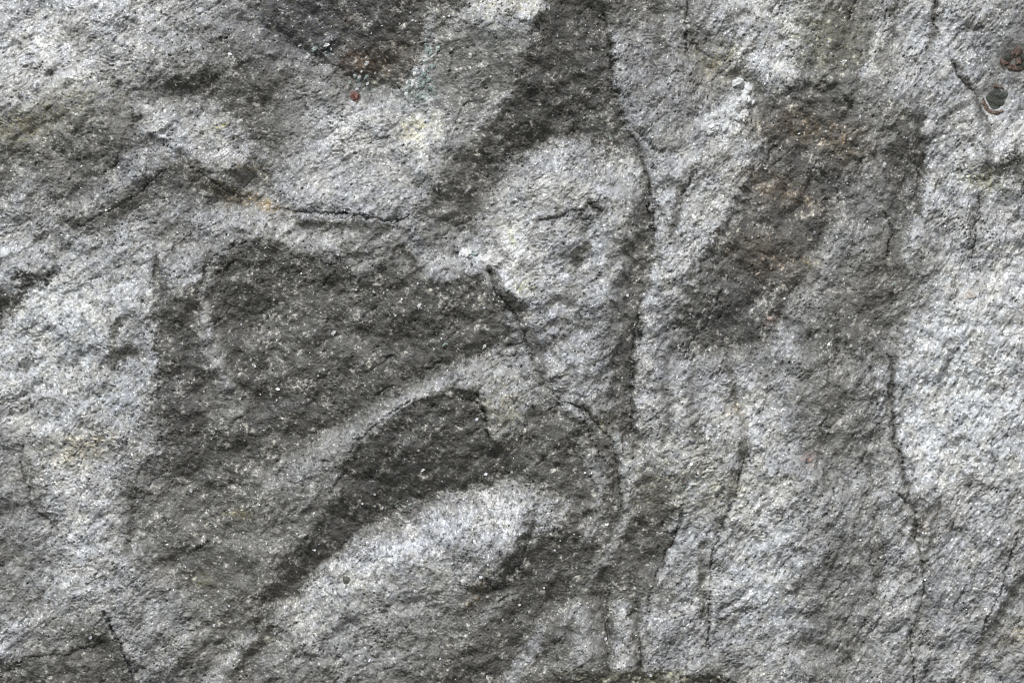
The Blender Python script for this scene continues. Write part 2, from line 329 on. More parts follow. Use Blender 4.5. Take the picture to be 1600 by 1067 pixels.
# ---- cracks, folds and ledge lines: (half width, depth px, points)
CR = [
 (2.0, 4, [(945,20),(952,70),(958,130),(970,175),(980,190),(1000,210),(1026,236)]),
 (2.2, 5, [(976,190),(1000,232),(1015,290),(1022,320),(1020,385)]),
 (2.0, 5, [(1000,470),(986,560),(986,640),(992,680)]),
 (1.9, 5, [(855,607),(880,625),(910,640),(935,665),(955,690),(965,730),(970,775),(971,800)]),
 (1.8, 4.5, [(765,425),(775,455),(800,485),(812,505),(832,560),(850,600)]),
 (1.8, 8, [(430,326),(490,333),(540,335),(600,345),(640,340)]),
 (2.0, 5, [(1395,560),(1398,620),(1400,690),(1410,720),(1418,758),(1432,800),(1437,850),(1447,900),(1445,940),(1430,985),(1420,1005)]),
 (1.8, 6, [(1404,772),(1420,786),(1434,802)]),
 (1.8, 6, [(1430,985),(1428,1020),(1432,1080)]),
 (1.7, 6.5, [(1175,700),(1155,742),(1150,780),(1130,820),(1115,860),(1110,900),(1110,960),(1106,1015)]),
 (1.8, 6, [(1065,800),(1055,840),(1035,880),(1020,920),(1010,955)]),
 (3.5, 3.5, [(838,800),(832,830),(812,880),(790,915)]),
 (1.6, 5, [(25,700),(33,740),(45,790),(85,830)]),
 (2.2, 8, [(160,958),(175,990),(195,1035),(206,1070)]),
 (1.5, 3.5, [(-20,1070),(20,1045),(35,1030),(100,1026),(160,1005)]),
 (1.6, 5, [(262,392),(300,362),(345,348)]),
 (1.6, 5, [(310,452),(325,412),(345,394),(385,378)]),
 (1.8, 4, [(120,352),(165,330),(215,302),(252,266)]),
 (2.4, 4, [(272,246),(300,262),(345,292),(375,310)]),
 (1.8, 5, [(842,345),(880,338),(912,325),(945,312)]),
 (1.8, 5, [(898,352),(915,320),(940,330)]),
 (3.0, 2, [(238,396),(243,450),(244,520),(250,600),(252,700),(216,735),(212,770),(204,810),(198,850)]),
 (1.8, 5, [(640,625),(600,652),(560,690),(545,705)]),
 (1.6, 4, [(952,925),(948,1000),(952,1050)]),
 (1.5, 3, [(995,945),(999,1000),(1002,1048)]),
 (1.8, 7, [(1467,-10),(1463,35),(1472,60)]),
 (2.0, 7, [(1488,92),(1500,120),(1528,143),(1545,180),(1552,192)]),
 (2.0, 6, [(1078,90),(1072,40),(1076,0),(1080,-30)]),
 (2.0, 5, [(1078,50),(1092,72),(1110,90)]),
 (1.5, 5, [(1535,300),(1530,360),(1520,410)]),
 (1.8, 6, [(1010,320),(1022,370)]),
 (1.8, 6, [(1060,330),(1068,300),(1085,268)]),
 (1.6, 5, [(1130,455),(1070,560)]),
 (2.0, 4, [(745,615),(757,655),(765,690)]),
 (2.4, 7, [(712,396),(725,402),(755,410)]),
 (1.5, 5, [(700,120),(708,80),(740,70)]),
 (1.5, 4, [(690,240),(705,200),(730,160)]),
 (1.8, 5, [(905,640),(925,690),(945,720)]),
 (2.0, 6, [(68,430),(80,424),(88,440)]),
 (1.8, 6, [(1385,330),(1400,360),(1390,400)]),
 (1.8, 5, [(1170,170),(1178,205)]),
 (2.2, 7, [(1595,830),(1575,905),(1540,985)]),
 (1.4, 4, [(1370,800),(1362,870),(1372,930)]),
 (1.6, 4, [(206,168),(205,195),(212,216)]),
]
CK = np.zeros((NY, NX), np.float32)
for w, dp, pts in CR:
    sl, d = line_d(pts, w * 5)
    CK[sl] = np.maximum(CK[sl], dp * np.exp(-(d / (w * .8)) ** 2) + 0.12 * dp * np.exp(-(d / (w * 4)) ** 2))
brk = fnoise(12, 60)
CK *= 0.72 * np.clip(0.9 + 0.22 * brk, 0.45, 1.25)

# ---- foliation direction, as two smooth coordinates along (FU) and across (FV) it
AN = [(100,60,40),(300,100,35),(100,220,25),(450,250,40),(100,500,35),(100,800,35),(300,600,50),(450,800,50),
      (600,900,25),(600,250,22),(850,300,35),(900,450,35),(870,600,30),(1000,120,60),(1050,300,42),(1150,350,55),
      (1250,300,60),(1200,60,50),(1500,100,62),(1480,250,72),(1450,450,63),(1550,600,68),(1300,650,76),(1200,900,42),
      (1150,700,70),(1100,900,55),(1400,950,62),(1550,900,55),(1000,900,65),(900,950,50),(750,700,45),(550,450,40)]
cs = np.zeros((NY, NX)); sn = np.zeros((NY, NX))
for ax, ay, an in AN:
    w = np.exp(-((GX - ax) ** 2 + (GY - ay) ** 2) / (2 * 110.0 ** 2)) + 1e-6
    cs += w * math.cos(2 * math.radians(an)); sn += w * math.sin(2 * math.radians(an))
th = 0.5 * np.arctan2(sn, cs) + 0.16 * fnoise(60, 300)


def integrate(px_, py_):
    mx, my = px_.mean(), py_.mean()
    P, Q = np.fft.fft2(px_ - mx), np.fft.fft2(py_ - my)
    k2 = fx * fx + fy * fy; k2[0, 0] = 1
    F = (fx * P + fy * Q) / (2j * math.pi * k2); F[0, 0] = 0
    return (np.fft.ifft2(F).real + mx * GX + my * GY).astype(np.float32)


FU = integrate(np.cos(th), -np.sin(th))        # picture y runs down
FV = integrate(np.sin(th), np.cos(th))

# ---- thin seams and wisps that run with the foliation
CK2 = np.zeros((NY, NX), np.float32)
for q in range(480):
    x = rng.uniform(-80, 1680); y = rng.uniform(-50, 1110)
    ln = rng.uniform(8, 46); sg = rng.uniform(); cv = rng.normal() * .012
    pts = [(x, y)]; a_off = rng.normal() * .16
    for st_ in range(int(ln / 6) + 1):
        i = min(max(int((x - X0) / S), 0), NX - 1); j = min(max(int((y - Y0) / S), 0), NY - 1)
        a = th[j, i] + a_off; a_off += cv + rng.normal() * .07
        x += 6 * math.cos(a); y -= 6 * math.sin(a); pts.append((x, y))
    w = rng.uniform(1.0, 2.0) if sg < .6 else rng.uniform(2.5, 6)
    sl, d = line_d(pts, w * 4)
    tp = np.exp(-(d / w) ** 2)
    if sg < .6:
        T[sl] -= rng.uniform(6, 20) * tp; CK2[sl] = np.maximum(CK2[sl], rng.uniform(.8, 2.6) * tp)
    else:
        T[sl] += rng.uniform(-12, 16) * tp; HS[sl] += rng.uniform(.3, 1.8) * tp
for q in range(170):
    x = rng.uniform(1010, 1680); y = rng.uniform(-60, 1110); ln = rng.uniform(50, 150); a_off = rng.normal() * .08; pts = [(x, y)]
    for st_ in range(int(ln / 8)):
        i = min(max(int((x - X0) / S), 0), NX - 1); j = min(max(int((y - Y0) / S), 0), NY - 1)
        a = th[j, i] + a_off + .1; a_off += rng.normal() * .05
        x += 8 * math.cos(a); y -= 8 * math.sin(a); pts.append((x, y))
    w = rng.uniform(1.6, 4.5); sl, d = line_d(pts, w * 4); tp = np.exp(-(d / w) ** 2)
    v = rng.uniform(-1, 1)
    T[sl] += 19 * v * tp; HS[sl] += 2.2 * v * tp
CK = np.maximum(CK, CK2)

# ---- relief (px toward the viewer)
bright = (T - 128) / 60.0
Lx, Ly = -0.45, -0.89                           # where the light comes from in the picture
tb_ = blur(bright, 5) - blur(bright, 160)
k2 = fx * fx + fy * fy + (1 / 500.0) ** 2
F = np.fft.fft2(tb_)
SH = np.fft.ifft2(F * (fx * -Lx + fy * -Ly) / (2j * math.pi * k2)).real.astype(np.float32)
SLOPE = 0.85
t_a, t_b, t_c = tile(2.2, 9, .6), tile(4, 40, 1.0), tile(3, 14, .8)
CL = 0.75 * samp(tile(4, 30, .7), FU / 1.25 + 17, FV + 5) + 0.55 * fnoise(25, 130, .9)
CL = sstep((CL - 0.25) / 0.9)                   # clusters of crystals in the fine dark ground
grain = samp(t_a, FU / 1.4, FV / 1.0)
lam = 0.75 * samp(t_b, FU / 1.8, FV / 0.9) + 0.6 * samp(t_b, FV * .8 + 333, FU * .8 + 123)             # laminae
ragged = samp(t_c, FU / 1.2 + 300, FV / 0.9 + 77)
pale = sstep((T - 95) / 60)
steps = np.abs(samp(t_b, FU / 3.0 + 511, FV / 1.3 + 90))
pits_n = samp(tile(3.0, 12, .6), FU / 1.6 + 99, FV / 0.9 + 41)
dens = blur(fnoise(30, 160), 1)
pit = sstep((pits_n - (1.75 - 0.35 * dens + 0.35 * (1 - pale))) / 0.6)
micro = 0.12 + 0.16 * CL * (1 - pale) + 0.08 * pale
rip = np.zeros((NY, NX), np.float32)                 # where the surface is finely corrugated along the foliation
for ax, ay, sx_, sy_, st in [(1480,260,90,150,1.3),(1120,660,70,110,1.2),(1480,620,90,110,1.0),(1230,880,120,140,.8),(880,590,70,60,1.2),
                             (900,400,80,90,.8),(1520,950,90,120,1.0),(90,260,140,120,.5),(1200,60,80,60,.7),(1080,900,60,110,.6),(60,90,110,80,.6)]:
    rip = np.maximum(rip, st * np.exp(-((GX - ax) / sx_) ** 2 - ((GY - ay) / sy_) ** 2))
rip *= np.clip(0.7 + 0.5 * fnoise(30, 120), 0, 1.6)
def saw(n, sharp=.12):
    f = n - np.floor(n)
    return np.where(f < 1 - sharp, f / (1 - sharp), (1 - f) / sharp).astype(np.float32)
# flakes of schist split off in little steps: slow rise, sudden drop
n1 = samp(tile(22, 150, 1.3), FU / 2.0 + 71, FV / 1.0 + 13) * 1.5
n2 = samp(tile(10, 60, 1.2), FU / 2.2 + 171, FV / 1.1 + 413) * 1.6
saw1 = saw(n1, .07); saw2 = saw(n2, .10)
flk = np.clip(0.75 + 0.45 * fnoise(40, 200), 0.15, 1.5)
R = (SLOPE * SH + HS * 1.25 - CK
     + 4.0 * fnoise(60, 300, 1.4) + 1.2 * fnoise(18, 90, 1.2)
     + (0.42 - 0.08 * pale) * fnoise(2.6, 8, .4) + micro * ((0.5 + 0.6 * pale) * lam + 0.75 * ragged + 0.42 * grain - 0.8 * np.exp(-(steps / .12) ** 2))
     + rip * 0.14 * np.sin(FV * 2 * math.pi / 11.5 + 1.6 * fnoise(14, 70) + 1.0 * fnoise(60, 200))
     + (0.1 + 0.75 * pale) * samp(tile(14, 90, 1.0), FU / 3.2 + 201, FV / 1.0 + 77)
     + flk * ((0.35 + 1.5 * pale) * saw1 + 0.28 * pale * saw2)
     - 5.0 * pit - (.8 + 1.5 * pale) * sstep((samp(t_c, FU / 1.1 + 9, FV + 401) - 1.2) / .7))

RB_ = blur(R, 12)
# sockets of the garnets
for (qx, qy, qr, dpt) in [(1562, 154, 25, 5), (1592, 91, 25, 5), (551, 149, 12, 4), (541, 908, 13, 5), (1035, 821, 4.5, 9),
                          (713, 397, 5, 8), (1515, 465, 12, -4), (738, 413, 3, 6), (253, 205, 5, 3)]:
    sl, d = line_d([(qx - .5, qy), (qx + .5, qy)], qr * 2)
    m = sstep(1.8 - d / (qr * .9))
    R[sl] = R[sl] * (1 - .85 * m) + RB_[sl] * .85 * m - dpt * sstep(1.35 - d / qr)

# ---- colour of the stone, with the painted shade and highlights of T; darker along cracks
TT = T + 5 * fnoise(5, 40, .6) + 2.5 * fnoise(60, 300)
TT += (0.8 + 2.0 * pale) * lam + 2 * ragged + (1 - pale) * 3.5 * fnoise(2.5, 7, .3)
m1 = samp(tile(5, 36, .8), FU / 2.2 + 31, FV / 1.1 + 7); m2 = samp(tile(5, 50, .7), FU / 1.5 + 131, FV / 1.1 + 57)
m3 = fnoise(20, 140, .9)
TT += pale * (7 * samp(tile(6, 40, .6), FU / 3.0 + 61, FV / .8 + 5) + 4 * fnoise(30, 120)); m4 = fnoise(10, 60, .8)
TT += pale * (-26 * sstep((m1 - 1.15) / 0.6) + 7 * sstep((m2 - .3) / 1.0) - 1)
TT += (1 - pale) * (30 * CL + 8 * sstep((m4 - .8) / .5) - 9)
m5 = fnoise(7, 34, .7)
TT += pale * (3 * sstep((m5 - .2) / .8) - 6 * sstep((-m5 - .8) / .7) + 2 * m4)
fle = samp(tile(2.6, 8, .3), FU / 1.35 + 9, FV / .95 + 401); fle2 = samp(tile(3.5, 12, .4), FU / 1.3 + 99, FV + 41)
TT -= (14 + 34 * pale) * sstep((fle - 1.2) / .6) + (12 + 30 * pale) * sstep((fle2 - 1.75) / .5)
TT += (7 + 12 * pale) * sstep((-fle - .7) / .9) + 1.0
TT += 5 * (sstep((m3 - .1) / .5) - .5)
TT -= 34 * np.clip(CK / 4.0, 0, 1) + (12 + 34 * pale) * pit + 6 * (saw1 - .5) * (.3 + .7 * pale)
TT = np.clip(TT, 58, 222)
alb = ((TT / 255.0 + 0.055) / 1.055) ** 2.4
base_t = T.mean() / 255.
ALB_GAIN, ALB_POW = 0.99, 1.15
alb = ALB_GAIN * 0.22 * (alb / 0.22) ** ALB_POW
warm = np.clip(0.5 + 0.30 * fnoise(30, 200) + 0.22 * fnoise(8, 40), 0, 1)
cool_c = np.array([0.975, 1.0, 1.012]); warm_c = np.array([1.01, 1.0, 0.93]); dark_c = np.array([1.03, 1.0, 0.87])
p3 = pale[..., None]
tint = (cool_c * (1 - warm[..., None]) + warm_c * warm[..., None]) * p3 + dark_c * (1 - p3)
BL = [  # x, y, rx, ry, angle, colour multiplier, strength
 (1262,200,26,70,80,(1.20,1.01,.80),.9),(1160,470,80,70,60,(.98,1.0,1.09),.8),(1350,300,70,120,70,(.98,1.0,1.08),.7),(1230,180,30,40,60,(.98,1.0,1.06),.5),(1195,400,36,60,70,(1.17,.99,.84),.75),(1228,300,22,70,70,(1.20,1.0,.80),.85),
 (1330,240,30,40,60,(1.15,1.0,.82),.5),(595,95,50,26,20,(1.16,.99,.84),.8),(555,90,25,20,0,(1.25,.96,.8),.7),
 (545,30,16,12,0,(1.2,1.0,.8),.6),(480,35,110,60,0,(.97,.99,1.15),1.1),(1045,110,50,80,70,(.99,.99,1.06),.8),
 (110,165,120,30,20,(1.04,1.01,.86),.7),(20,200,60,30,20,(1.08,1.02,.82),.6),(130,700,60,30,10,(1.10,1.02,.84),.7),
 (785,640,35,45,0,(1.08,1.02,.84),.9),(1455,815,30,22,0,(1.08,1.0,.88),.7),(1120,95,40,35,0,(1.12,1.05,.80),.7),
 (1510,470,40,30,0,(1.04,1.0,.92),.7),(1540,280,40,16,-20,(1.08,1.05,.78),.9),(1300,60,60,50,0,(1.05,1.05,.85),.8),
 (330,290,50,10,-32,(1.12,1.02,.80),.7),(405,318,42,9,-14,(1.32,1.06,.66),.95),(385,262,24,6,-20,(1.2,1.02,.78),.7),
 (800,5,70,25,0,(1.05,1.02,.90),.8),(660,200,40,30,0,(1.05,1.03,.92),.8),(180,620,50,40,0,(.95,1.0,1.07),.6),
 (240,250,30,30,0,(.97,1.0,1.08),.7),(280,330,50,20,0,(.97,1.0,1.06),.6),(1590,1000,22,16,30,(1.15,1.02,.80),.8),
 (1150,640,20,25,80,(1.12,1.02,.85),.6),(1265,718,8,8,0,(1.4,.95,.85),.9),(1206,498,7,7,0,(1.4,.85,.7),.8),
 (820,455,9,9,0,(1.05,1.05,.65),.9),(800,370,5,16,0,(1.05,1.05,.7),.8),(645,200,20,12,40,(1.1,1.05,.8),.7),
 (1010,1060,140,10,0,(1.06,1.05,.78),.8),(290,640,30,80,0,(.99,.99,1.05),.7),(655,140,26,20,30,(.88,1.05,1.02),.9),
 (770,60,30,20,0,(.93,1.02,1.02),.6),(555,910,20,14,0,(1.05,1.0,.85),.6),(340,200,5,3,0,(1.25,1.15,.4),.9),
 (370,803,18,8,0,(1.1,1.03,.6),.8),(315,910,16,8,0,(1.1,1.03,.62),.7),(1265,410,9,7,0,(1.2,1.08,.6),.8),
 (430,960,200,60,20,(1.03,1.01,.93),.5),(1075,760,60,110,80,(1.06,1.02,.86),.6),(1400,400,60,60,60,(1.03,1.01,.93),.5),
 (880,540,60,80,60,(.97,.99,1.05),.7),(640,850,120,40,25,(.98,.99,1.05),.7),(1180,900,60,120,50,(.97,1.0,1.03),.6),
 (1500,590,90,120,60,(.965,1.0,1.04),.6),(60,480,90,120,40,(.97,1.01,1.02),.5),(950,660,20,14,0,(1.1,1.03,.8),.7),
 (745,925,8,22,-20,(1.2,1.0,.72),.7),(575,130,25,10,10,(.85,1.02,.98),.6),(510,75,14,10,0,(.9,1.05,1.0),.7)]
bn = fnoise(4, 40, .8)
for bx, by, rx, ry, an, c, st in BL:
    a = math.radians(an); dx, dy = WX - bx, WY - by
    ca, sa = math.cos(a), -math.sin(a)
    q = ((dx * ca + dy * sa) / rx) ** 2 + ((-dx * sa + dy * ca) / ry) ** 2
    m = np.clip(np.exp(-q) * st * (0.85 + 0.65 * bn), 0, 1)[..., None]
    tint = tint * (1 - m + m * np.array(c))
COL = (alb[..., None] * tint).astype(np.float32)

# ------------------------------------------------------------------ materials
def new_mat(name):
    m = bpy.data.materials.new(name); m.use_nodes = True
    nt = m.node_tree
    return m, nt.nodes, nt.links, nt.nodes["Principled BSDF"]


class G:
    """small node-graph helper"""
    def __init__(s, nodes, links): s.n, s.l = nodes, links
    def put(s, sock, v):
        if hasattr(v, "is_output"): s.l.new(v, sock)
        else: sock.default_value = v
    def math(s, op, a, b=0.5, c=None, clamp=False):
        n = s.n.new("ShaderNodeMath"); n.operation = op; n.use_clamp = clamp
        s.put(n.inputs[0], a); s.put(n.inputs[1], b)
        if c is not None: s.put(n.inputs[2], c)
        return n.outputs[0]
    def vec(s, op, a, b=(0, 0, 0), sc_=None):
        n = s.n.new("ShaderNodeVectorMath"); n.operation = op
        s.put(n.inputs[0], a)
        if sc_ is None: s.put(n.inputs[1], b)
        else: s.put(n.inputs[3], sc_)
        return n.outputs[0]
    def noise(s, v, scale, detail=3, rough=.6):
        n = s.n.new("ShaderNodeTexNoise"); s.put(n.inputs["Vector"], v)
        n.inputs["Scale"].default_value = scale; n.inputs["Detail"].default_value = detail; n.inputs["Roughness"].default_value = rough
        return n.outputs["Fac"]
    def voro(s, v, scale, rnd=1.0):
        n = s.n.new("ShaderNodeTexVoronoi"); n.feature = 'F1'; s.put(n.inputs["Vector"], v)
        n.inputs["Scale"].default_value = scale; n.inputs["Randomness"].default_value = rnd
        return n.outputs["Distance"], n.outputs["Color"]
    def ramp(s, v, a, b, c=0.0, d=1.0):
        n = s.n.new("ShaderNodeMapRange"); n.interpolation_type = 'SMOOTHSTEP'
        s.put(n.inputs[0], v); n.inputs[1].default_value = a; n.inputs[2].default_value = b
        n.inputs[3].default_value = c; n.inputs[4].default_value = d
        return n.outputs[0]
    def sep(s, c):
        n = s.n.new("ShaderNodeSeparateColor"); s.put(n.inputs[0], c); return n.outputs


schist, N_, L_, P_ = new_mat("schist")
g = G(N_, L_)
fo = N_.new("ShaderNodeAttribute"); fo.attribute_name = "foliation"
mi = N_.new("ShaderNodeAttribute"); mi.attribute_name = "mineral"
pa = N_.new("ShaderNodeAttribute"); pa.attribute_name = "pale"
st3 = g.vec('MULTIPLY', fo.outputs["Vector"], (0.20, 0.40, 0.25))       # grains ~5 x 2.5 px
st1 = g.vec('MULTIPLY', fo.outputs["Vector"], (0.48, 0.52, 0.5))
wob = g.vec('SCALE', fo.outputs["Vector"], sc_=0.11)
nzv = N_.new("ShaderNodeTexNoise"); g.put(nzv.inputs["Vector"], wob); nzv.inputs["Scale"].default_value = 1.0; nzv.inputs["Detail"].default_value = 3
st3 = g.vec('ADD', st3, g.vec('SCALE', nzv.outputs["Color"], sc_=2.2))
d3, c3 = g.voro(st3, 1.0)
d1, c1 = g.voro(st1, 1.0)
s3, s1 = g.sep(c3), g.sep(c1)
nf = g.noise(fo.outputs["Vector"], 0.10, 5, .7)
palef = pa.outputs["Fac"]
# brightness of single grains: flat fine ground, crystals only in the clusters
cl = N_.new("ShaderNodeAttribute"); cl.attribute_name = "cluster"
clf = cl.outputs["Fac"]
wob2 = g.vec('SCALE', nzv.outputs["Color"], sc_=1.6)
d5, c5 = g.voro(g.vec('ADD', g.vec('MULTIPLY', fo.outputs["Vector"], (0.18, 0.20, 0.2)), wob2), 1.0)
s5 = g.sep(c5)
amp = g.math('ADD', 0.25, g.math('MULTIPLY', clf, g.ramp(palef, 0.0, 1.0, 0.70, 0.42)))
k = g.math('MULTIPLY', g.math('SUBTRACT', s3[0], 0.5), 0.34)
k = g.math('ADD', k, g.math('MULTIPLY', g.math('SUBTRACT', s1[0], 0.5), 0.32))
k = g.math('ADD', k, g.math('MULTIPLY', g.math('SUBTRACT', nf, 0.5), 1.1))
k = g.math('MULTIPLY', k, amp)
cryst = g.math('MULTIPLY', g.ramp(s5[0], 0.50, 0.80), g.math('MULTIPLY', clf, g.ramp(palef, 0.0, 1.0, 1.4, 0.30)))
k = g.math('ADD', k, cryst)
fac = g.math('POWER', 2.0, k)
speck = g.ramp(g.math('MULTIPLY', s3[1], g.math('ADD', 0.93, g.math('MULTIPLY', clf, 0.07))), 0.91, 0.94, 1.0, 0.50)
speck5 = g.ramp(g.math('MULTIPLY', s5[1], g.math('ADD', 0.92, g.math('MULTIPLY', clf, 0.08))), 0.94, 0.96, 1.0, 0.48)
fac = g.math('MULTIPLY', g.math('MULTIPLY', fac, speck), speck5)
gl = g.ramp(s1[1], 0.95, 0.97, 0.0, 1.0)                                  # bright mica grains
fac = g.math('MULTIPLY', fac, g.math('ADD', 1.0, g.math('MULTIPLY', g.math('MULTIPLY', gl, clf), 1.0)))
cm = g.vec('SCALE', mi.outputs["Color"], sc_=fac)
g.put(P_.inputs["Base Color"], cm)
rgh = g.math('SUBTRACT', 0.62, g.math('MULTIPLY', g.ramp(s1[2], .7, .9), 0.34))
g.put(P_.inputs["Roughness"], rgh)
P_.inputs["Specular IOR Level"].default_value = 0.6
geo = N_.new("ShaderNodeNewGeometry")
tilt = g.vec('ADD', g.vec('SCALE', g.vec('SUBTRACT', c3, (0.5, 0.5, 0.5)), sc_=0.10), g.vec('SCALE', g.vec('SUBTRACT', c1, (0.5, 0.5, 0.5)), sc_=0.14))
tilt = g.vec('ADD', tilt, g.vec('SCALE', g.vec('SUBTRACT', c5, (0.5, 0.5, 0.5)), sc_=0.12))
g.put(P_.inputs["Normal"], g.vec('NORMALIZE', g.vec('ADD', geo.outputs["Normal"], tilt)))


def grain_mat(name, cols, rough=.45, scale=220.0, spec=.5, alpha_sss=0.0):
    m, n, l, p = new_mat(name); q = G(n, l)
    tc = n.new("ShaderNodeTexCoord")
    f = q.noise(tc.outputs["Object"], scale, 5, .7)
    cr = n.new("ShaderNodeValToRGB"); l.new(f, cr.inputs[0])
    els = cr.color_ramp.elements
    while len(els) < len(cols): els.new(.5)
    for i, c in enumerate(cols):
        els[i].position = 0.32 + 0.36 * i / (len(cols) - 1); els[i].color = (*c, 1)
    l.new(cr.outputs[0], p.inputs["Base Color"])
    p.inputs["Roughness"].default_value = rough; p.inputs["Specular IOR Level"].default_value = spec
    b = n.new("ShaderNodeBump"); b.inputs["Strength"].default_value = .7; b.inputs["Distance"].default_value = .0008
    l.new(q.noise(tc.outputs["Object"], scale * 2.2, 4, .7), b.inputs["Height"]); l.new(b.outputs[0], p.inputs["Normal"])
    return m


M_garnet = grain_mat("garnet_brown", [(.040, .034, .026), (.13, .084, .062), (.24, .175, .14)], .55, 600)
M_red = grain_mat("garnet_red", [(.05, .018, .014), (.17, .060, .045), (.34, .22, .18)], .35, 600)
M_chlor = grain_mat("chlorite", [(.020, .024, .018), (.042, .048, .036), (.14, .15, .12)], .5, 700)
M_rim = grain_mat("garnet_rim", [(.10, .065, .045), (.19, .135, .10), (.33, .31, .27)], .55, 500)
M_quartz = grain_mat("quartz", [(.45, .46, .43), (.70, .71, .69), (.82, .82, .80)], .25, 300, .7)
M_green = grain_mat("green_quartz", [(.16, .20, .18), (.30, .37, .34), (.52, .58, .56)], .3, 160, .7)
M_feld = grain_mat("feldspar", [(.45, .40, .33), (.62, .58, .52), (.72, .71, .68)], .45, 120)
M_pinkf = grain_mat("pink_feldspar", [(.26, .17, .14), (.42, .31, .26), (.5, .42, .37)], .5, 200)
M_mica = grain_mat("mica", [(.42, .43, .44), (.60, .61, .62), (.75, .76, .78)], .22, 90, 1.0)
M_biot = grain_mat("biotite", [(.07, .07, .055), (.11, .11, .09), (.15, .15, .12)], .5, 200)

# ------------------------------------------------------------------ rock mesh
GROW, NOUT = 1.085, 58
ext = np.cumsum(S * GROW ** np.arange(1, NOUT + 1))
ax_x = np.concatenate([gx[0] - ext[::-1], gx, gx[-1] + ext])
ax_y = np.concatenate([gy[0] - ext[::-1], gy, gy[-1] + ext])
def mir(n, k):
    i = np.arange(-1, 0)
    return i
def mirror_idx(a, a0, n):
    f = np.rint((a - a0) / S).astype(int)
    f = np.abs(f); f %= 2 * (n - 1)
    return np.where(f >= n, 2 * (n - 1) - f, f)
ix = mirror_idx(ax_x, X0, NX); iy = mirror_idx(ax_y, Y0, NY)
AX, AY = np.meshgrid(ax_x, ax_y)
big = lambda a: a[np.ix_(iy, ix)]
MX, MY = len(ax_x), len(ax_y)
ox = np.maximum(0, np.abs(AX - 800) - 900); oy = np.maximum(0, np.abs(AY - 533.5) - 600)
fall = (ox ** 2 + oy ** 2) / 1400.0
RR = big(R) - fall - 3e-5 * ((AX - 800) ** 2 + (AY - 533.5) ** 2)
Xw = (AX - 800) * PX; Zw = (533.5 - AY) * PX; Yw = -RR * PX
VERT = np.stack([Xw, Yw, Zw], -1).reshape(-1, 3).astype(np.float32)
FOL = np.stack([big(FU) + (AX - np.clip(AX, gx[0], gx[-1])), big(FV) + (AY - np.clip(AY, gy[0], gy[-1])), RR * 0.5], -1).reshape(-1, 3).astype(np.float32)
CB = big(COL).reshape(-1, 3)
PB = big(pale).reshape(-1)
CLB = big(np.maximum(CL, pale).astype(np.float32)).reshape(-1)

# which piece of the face each quad belongs to
qx_ = 0.5 * (ax_x[:-1] + ax_x[1:]); qy_ = 0.5 * (ax_y[:-1] + ax_y[1:])
WXb, WYb = big(WX) - big(GX) + AX, big(WY) - big(GY) + AY
QX = WXb[:-1, :-1]; QY = WYb[:-1, :-1]
LINE_A = [(950,-3000),(946,0),(952,70),(970,175),(1015,290),(1021,380),(990,500),(986,560),(987,640),(1000,700),(1040,760),(1052,840),(1012,950),(1000,1067),(1000,4000)]
LINE_B = [(1372,-3000),(1375,0),(1392,100),(1445,240),(1420,370),(1372,520),(1398,620),(1418,760),(1447,900),(1425,1000),(1431,1067),(1431,4000)]
LINE_C = [(-3000,300),(0,330),(130,345),(255,262),(400,325),(540,336),(650,340),(765,425),(1100,425)]
la = np.array(LINE_A, float); lb = np.array(LINE_B, float); lc = np.array(LINE_C, float)
xa = np.interp(QY, la[:, 1], la[:, 0]); xb = np.interp(QY, lb[:, 1], lb[:, 0]); yc = np.interp(QX, lc[:, 0], lc[:, 1])
LAB = np.where(QX < xa, np.where(QY < yc, 0, 1), np.where(QX < xb, 2, 3)).astype(np.int8)


def inside(pts):
    p = np.array(pts, float); ins = np.zeros(QX.shape, bool); n = len(p)
    for k_ in range(n):
        a0, b0 = p[k_]; a1, b1 = p[(k_ + 1) % n]
        c_ = (b0 > QY) != (b1 > QY)
        ins ^= c_ & (QX < (a1 - a0) * (QY - b0) / (b1 - b0 + 1e-9) + a0)
    return ins


DARK = {4: 0, 5: 0, 6: 0, 7: 0, 8: 0, 9: 0, 10: 0, 11: 0, 12: 0, 13: 0, 14: 0}
first = lambda x, y, lum: next(z[3] for z in Z if z[0] == lum and tuple(z[3][0]) == (x, y))
SEL = [(4, first(372, -40, 97)), (5, first(850, -40, 84)), (6, first(238, 396, 90)), (7, first(610, 655, 88)),
       (8, first(828, 862, 90)), (9, first(1002, 296, 93)), (10, first(1213, 138, 99)), (11, first(425, 1015, 144)),
       (12, first(880, 190, 156)), (13, first(208, 168, 157)), (14, first(722, -20, 178)), (15, first(-30, 1090, 106)),
       (16, first(250, 125, 92)), (17, first(800, 670, 95)), (18, first(1620, 225, 90)), (19, first(-30, 470, 82)),
       (20, first(703, 580, 152))]
for k_, pts in SEL:
    LAB[inside(pts)] = k_

root = bpy.data.objects.new("rock_face", None)
root.location = (0, 0.0, (533.5 - 1067) * PX)
col.objects.link(root)
root["label"] = "rough grey schist rock face banded dark and silver with small rusty garnets"
root["category"] = "rock"


def link(name, me, mat, parent, label=None):
    me.materials.append(mat)
    o = bpy.data.objects.new(name, me)
    col.objects.link(o)
    o.parent = parent
    base = parent
    off = Vector((0, 0, 0))
    while base is not None:
        off += base.location; base = base.parent
    o.location = -off if parent is root else Vector((0, 0, 0))
    if label: o["label"] = label
    return o


IDX = np.arange(MX * MY).reshape(MY, MX)
A_, B_, C_, D_ = IDX[:-1, :-1], IDX[1:, :-1], IDX[1:, 1:], IDX[:-1, 1:]


